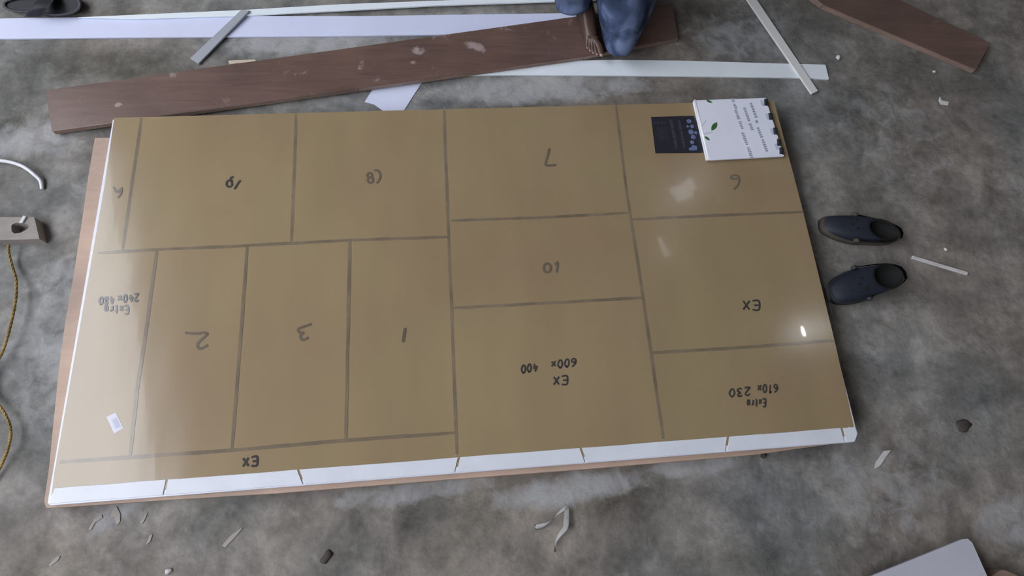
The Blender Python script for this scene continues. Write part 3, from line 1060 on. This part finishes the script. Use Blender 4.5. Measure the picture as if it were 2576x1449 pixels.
blob(822, 1400, .012, .006, 'oblong dark crumb at the near side of the floor', M['stain'], 'dark_crumb', 'crumb', 1.7, .9)
blob(424, 1437, .008, .006, 'pale crumb at the near left side of the floor', M['stick'], 'plaster_crumb', 'crumb', 1.3, .3)
sh = [([(222, 1330), (238, 1305), (256, 1294), (258, 1302), (240, 1314), (228, 1334)], 'slim pale shaving left of the forked one'),
      ([(287, 1276), (293, 1274), (303, 1294), (302, 1312), (294, 1322), (291, 1312), (288, 1300), (276, 1300)], 'forked pale shaving poking out under the near edge'),
      ([(352, 1316), (360, 1298), (372, 1288), (366, 1304), (358, 1318)], 'short pale shaving right of the forked one'),
      ([(121, 1422), (140, 1402), (152, 1398), (146, 1410), (128, 1424)], 'short pale shaving at the near left corner'),
      ([(558, 1372), (582, 1345), (612, 1326), (600, 1342), (566, 1378)], 'long pale shaving lying alone left of the dark crumb'),
      ([(368, 1366), (376, 1346), (384, 1344), (378, 1362), (368, 1372)], 'tiny pale shaving midway below the forked one')]
for px, lb in sh:
    chip(px, 0, .0025, lb, simple('shaving_grey', (0.34, 0.32, 0.29), .8, .1, 20), 'wood_shaving', cat='shaving')


# ------------------------------------------------------------------ person kneeling on the plank
def skin_mesh(name, verts, edges, mat, parent, sub=2, root=0):
    me = bpy.data.meshes.new(name)
    org = ORG[parent]
    me.from_pydata([Vector(v[:3]) - org for v in verts], edges, [])
    o = bpy.data.objects.new(name, me)
    COL.objects.link(o)
    sk = o.modifiers.new('skin', 'SKIN')
    sk.use_smooth_shade = True
    for i, v in enumerate(verts):
        r = v[3] if isinstance(v[3], tuple) else (v[3], v[3])
        me.skin_vertices[0].data[i].radius = r
        me.skin_vertices[0].data[i].use_root = (i == root)
    ss = o.modifiers.new('sub', 'SUBSURF')
    ss.levels = ss.render_levels = sub
    dg = bpy.context.evaluated_depsgraph_get()
    m2 = bpy.data.meshes.new_from_object(o.evaluated_get(dg))
    o.modifiers.clear()
    o.data = m2
    bpy.data.meshes.remove(me)
    m2.name = name
    m2.materials.clear()
    m2.materials.append(mat)
    for p in m2.polygons: p.use_smooth = True
    o.parent = parent
    ORG[o] = org
    return o


SO = PZ1
person = thing('person', (1.83, 1.80, SO), 'person in blue jeans kneeling on the long plank with one bare foot', 'person')
V, Ed = [], []
TOES = ((.020, -.104, .0150), (.003, -.099, .0108), (-.010, -.091, .0100), (-.021, -.080, .0094), (-.031, -.066, .0090))


def add(x, y, z, r, par=None):
    V.append((x, y, z, r))
    if par is not None: Ed.append((par, len(V) - 1))
    return len(V) - 1


pel = add(1.83, 1.98, SO + .42, .115)
sp = add(1.83, 1.97, SO + .60, .115, pel)
ch = add(1.83, 1.92, SO + .82, .135, sp)
nk = add(1.83, 1.88, SO + .97, .055, ch)
h0 = add(1.83, 1.85, SO + 1.05, .070, nk)
h1 = add(1.83, 1.825, SO + 1.12, .085, h0)
h2 = add(1.83, 1.83, SO + 1.20, .070, h1)
# planted leg (photo left)
a1 = add(1.74, 1.94, SO + .41, .085, pel)
a2 = add(1.57, 1.63, SO + .47, .058, a1)
a3 = add(1.645, 1.695, SO + .28, .048, a2)
a4 = add(1.722, 1.745, SO + .085, .038, a3)
a5 = add(1.748, 1.69, SO + .052, .038, a4)
a6 = add(1.766, 1.622, SO + .034, .038, a5)
hl = add(1.712, 1.785, SO + .035, .034, a4)
for (dx, dy, r) in TOES:
    t0 = add(1.768 + dx * .85, 1.62 + dy * .55, SO + .021, r * 1.2, a6)
    t1 = add(1.770 + dx, 1.62 + dy, SO + .015, r, t0)
# kneeling leg (photo right)
b1 = add(1.93, 1.94, SO + .41, .085, pel)
b2 = add(1.850, 1.512, SO + .050, .040, b1)
b3 = add(2.03, 1.90, SO + .055, .045, b2)
b4 = add(2.07, 2.00, SO + .045, .032, b3)
b5 = add(2.08, 2.10, SO + .055, .03, b4)
# arms, hands with fingers resting on the raised knee and the thigh
for sgn, el, wr, hd in ((-1, (1.57, 1.88, SO + .66), (1.585, 1.71, SO + .575), (1.58, 1.65, SO + .550)), (1, (2.06, 1.88, SO + .60), (1.97, 1.80, SO + .43), (1.945, 1.755, SO + .375))):
    s0 = add(1.83 + sgn * .165, 1.92, SO + .87, .055, ch)
    e0 = add(*el, .040, s0)
    w0 = add(*wr, .027, e0)
    p0 = add(*hd, (.034, .018), w0)
    hv = (Vector(hd) - Vector(wr)).normalized()
    sd = Vector((1, 0, 0))
    for i, (o, ln) in enumerate(((-.027, .062), (-.009, .075), (.009, .070), (.027, .055))):
        q = Vector(hd) + hv * .028 + sd * o
        k0 = add(*q, .0095, p0)
        k1 = add(*(q + hv * ln * .55 + Vector((0, 0, -.006))), .0085, k0)
        k2 = add(*(q + hv * ln * .9 + Vector((0, 0, -.028))), .0075, k1)
    q = Vector(hd) - hv * .02 + sd * (-sgn * .040)
    k0 = add(*q, .011, p0)
    k1 = add(*(q + hv * .035 + sd * (-sgn * .012)), .009, k0)
body = skin_mesh('body', V, Ed, M['skin'], person, 2)

# toe nails
for (dx, dy, r) in TOES:
    bm = bmesh.new()
    bmesh.ops.create_icosphere(bm, subdivisions=1, radius=1)
    for w in bm.verts:
        w.co = Vector((1.770 + dx, 1.622 + dy, SO + .013 + r * .62)) + Vector((w.co.x * r * .62, w.co.y * r * .75, w.co.z * r * .32))
    link('toe_nail', bm, M['nail'], person, True)

V, Ed = [], []
jp = add(1.83, 1.99, SO + .43, .14)
j1 = add(1.74, 1.95, SO + .41, .11, jp)
j2 = add(1.565, 1.63, SO + .475, .080, j1)
j3 = add(1.635, 1.69, SO + .29, .074, j2)
j4 = add(1.682, 1.712, SO + .130, .076, j3)
j5 = add(1.692, 1.692, SO + .066, .084, j4)
k1 = add(1.93, 1.95, SO + .41, .115, jp)
k2 = add(1.862, 1.655, SO + .165, .120, k1)
k3 = add(1.850, 1.503, SO + .050, .050, k2)
k4 = add(1.955, 1.74, SO + .080, .078, k3)
k5 = add(2.04, 1.92, SO + .062, .052, k4)
jeans = skin_mesh('jeans', V, Ed, M['denim'], person, 3)
jeans['label'] = 'faded blue jeans'
V, Ed = [], []
s0 = add(1.83, 1.98, SO + .48, .135)
s1 = add(1.83, 1.97, SO + .62, .135, s0)
s2 = add(1.83, 1.92, SO + .82, .155, s1)
s3 = add(1.83, 1.89, SO + .92, .085, s2)
for sgn in (-1, 1):
    q0 = add(1.83 + sgn * .165, 1.92, SO + .87, .070, s2)
    q1 = add(1.83 + sgn * .225, 1.90, SO + .74, .058, q0)
skin_mesh('shirt', V, Ed, M['shirt'], person, 2)
# face and hair
hc = Vector((1.83, 1.825, SO + 1.125))
for sx in (-1, 1):
    bm = bmesh.new()
    bmesh.ops.create_icosphere(bm, subdivisions=2, radius=.013)
    for w in bm.verts: w.co = hc + Vector((sx * .030, -.064, .014)) + Vector((w.co.x * 1.1, w.co.y, w.co.z * .62))
    eye = link('eye', bm, M['eye'], person, True)
    bm = bmesh.new()
    bmesh.ops.create_icosphere(bm, subdivisions=2, radius=.0062)
    for w in bm.verts: w.co += hc + Vector((sx * .030, -.0725, .013))
    link('iris', bm, M['hair'], eye, True)
    bm = bmesh.new()
    bmesh.ops.create_icosphere(bm, subdivisions=2, radius=1)
    for w in bm.verts: w.co = hc + Vector((sx * .086, .01, -.005)) + Vector((w.co.x * .012, w.co.y * .020, w.co.z * .032))
    link('ear', bm, M['skin'], person, True)
bm = bmesh.new()
bmesh.ops.create_icosphere(bm, subdivisions=2, radius=1)
for w in bm.verts: w.co = hc + Vector((0, -.088, -.018)) + Vector((w.co.x * .015, w.co.y * .020, w.co.z * .028))
link('nose', bm, M['skin'], person, True)
bm = bmesh.new()
bmesh.ops.create_icosphere(bm, subdivisions=2, radius=1)
for w in bm.verts: w.co = hc + Vector((0, -.068, -.055)) + Vector((w.co.x * .026, w.co.y * .014, w.co.z * .009))
link('mouth', bm, simple('lips', (0.11, 0.05, 0.045), .4), person, True)
bm = bmesh.new()
bmesh.ops.create_icosphere(bm, subdivisions=3, radius=1)
for w in bm.verts:
    c = w.co.copy()
    low = -.15 if c.y > -.2 else .45
    if c.z < low: c.z = low - (low - c.z) * .15
    w.co = hc + Vector((0, .012, .045)) + Vector((c.x * .092, c.y * .095, c.z * .085)) * (1 + .03 * math.sin(17 * c.x) * math.sin(19 * c.y))
link('hair', bm, M['hair'], person, True)

# ------------------------------------------------------------------ lamp hanging from the roof (its reflection shows in the film)
q = P(2030, 832, ZF)
rf = Vector((q.x - CAM.x, q.y - CAM.y, CAM.z - ZF))
LH = 3.3
k = LH / rf.z
lc = Vector((q.x + rf.x * k, q.y + rf.y * k, ZF + LH))
lamp = thing('hanging_bulb', (lc.x, lc.y, H), 'bare oval bulb hanging from the roof, mirrored in the brown film', 'lamp')
bm = bmesh.new()
bmesh.ops.create_icosphere(bm, subdivisions=3, radius=1)
for w in bm.verts: w.co = lc + Vector((w.co.x * .014, w.co.y * .048, w.co.z * .022))
link('bulb', bm, M['bulb'], lamp, True)
bm = bmesh.new()
add_tube(bm, [lc + Vector((0, 0, .036)), lc + Vector((0, 0, .10))], .018, 12)
link('socket', bm, M['slip_dark'], lamp, True)
bm = bmesh.new()
add_tube(bm, [lc + Vector((0, 0, .10)), Vector((lc.x, lc.y, H))], .004, 8)
link('flex', bm, M['slip_dark'], lamp, True)
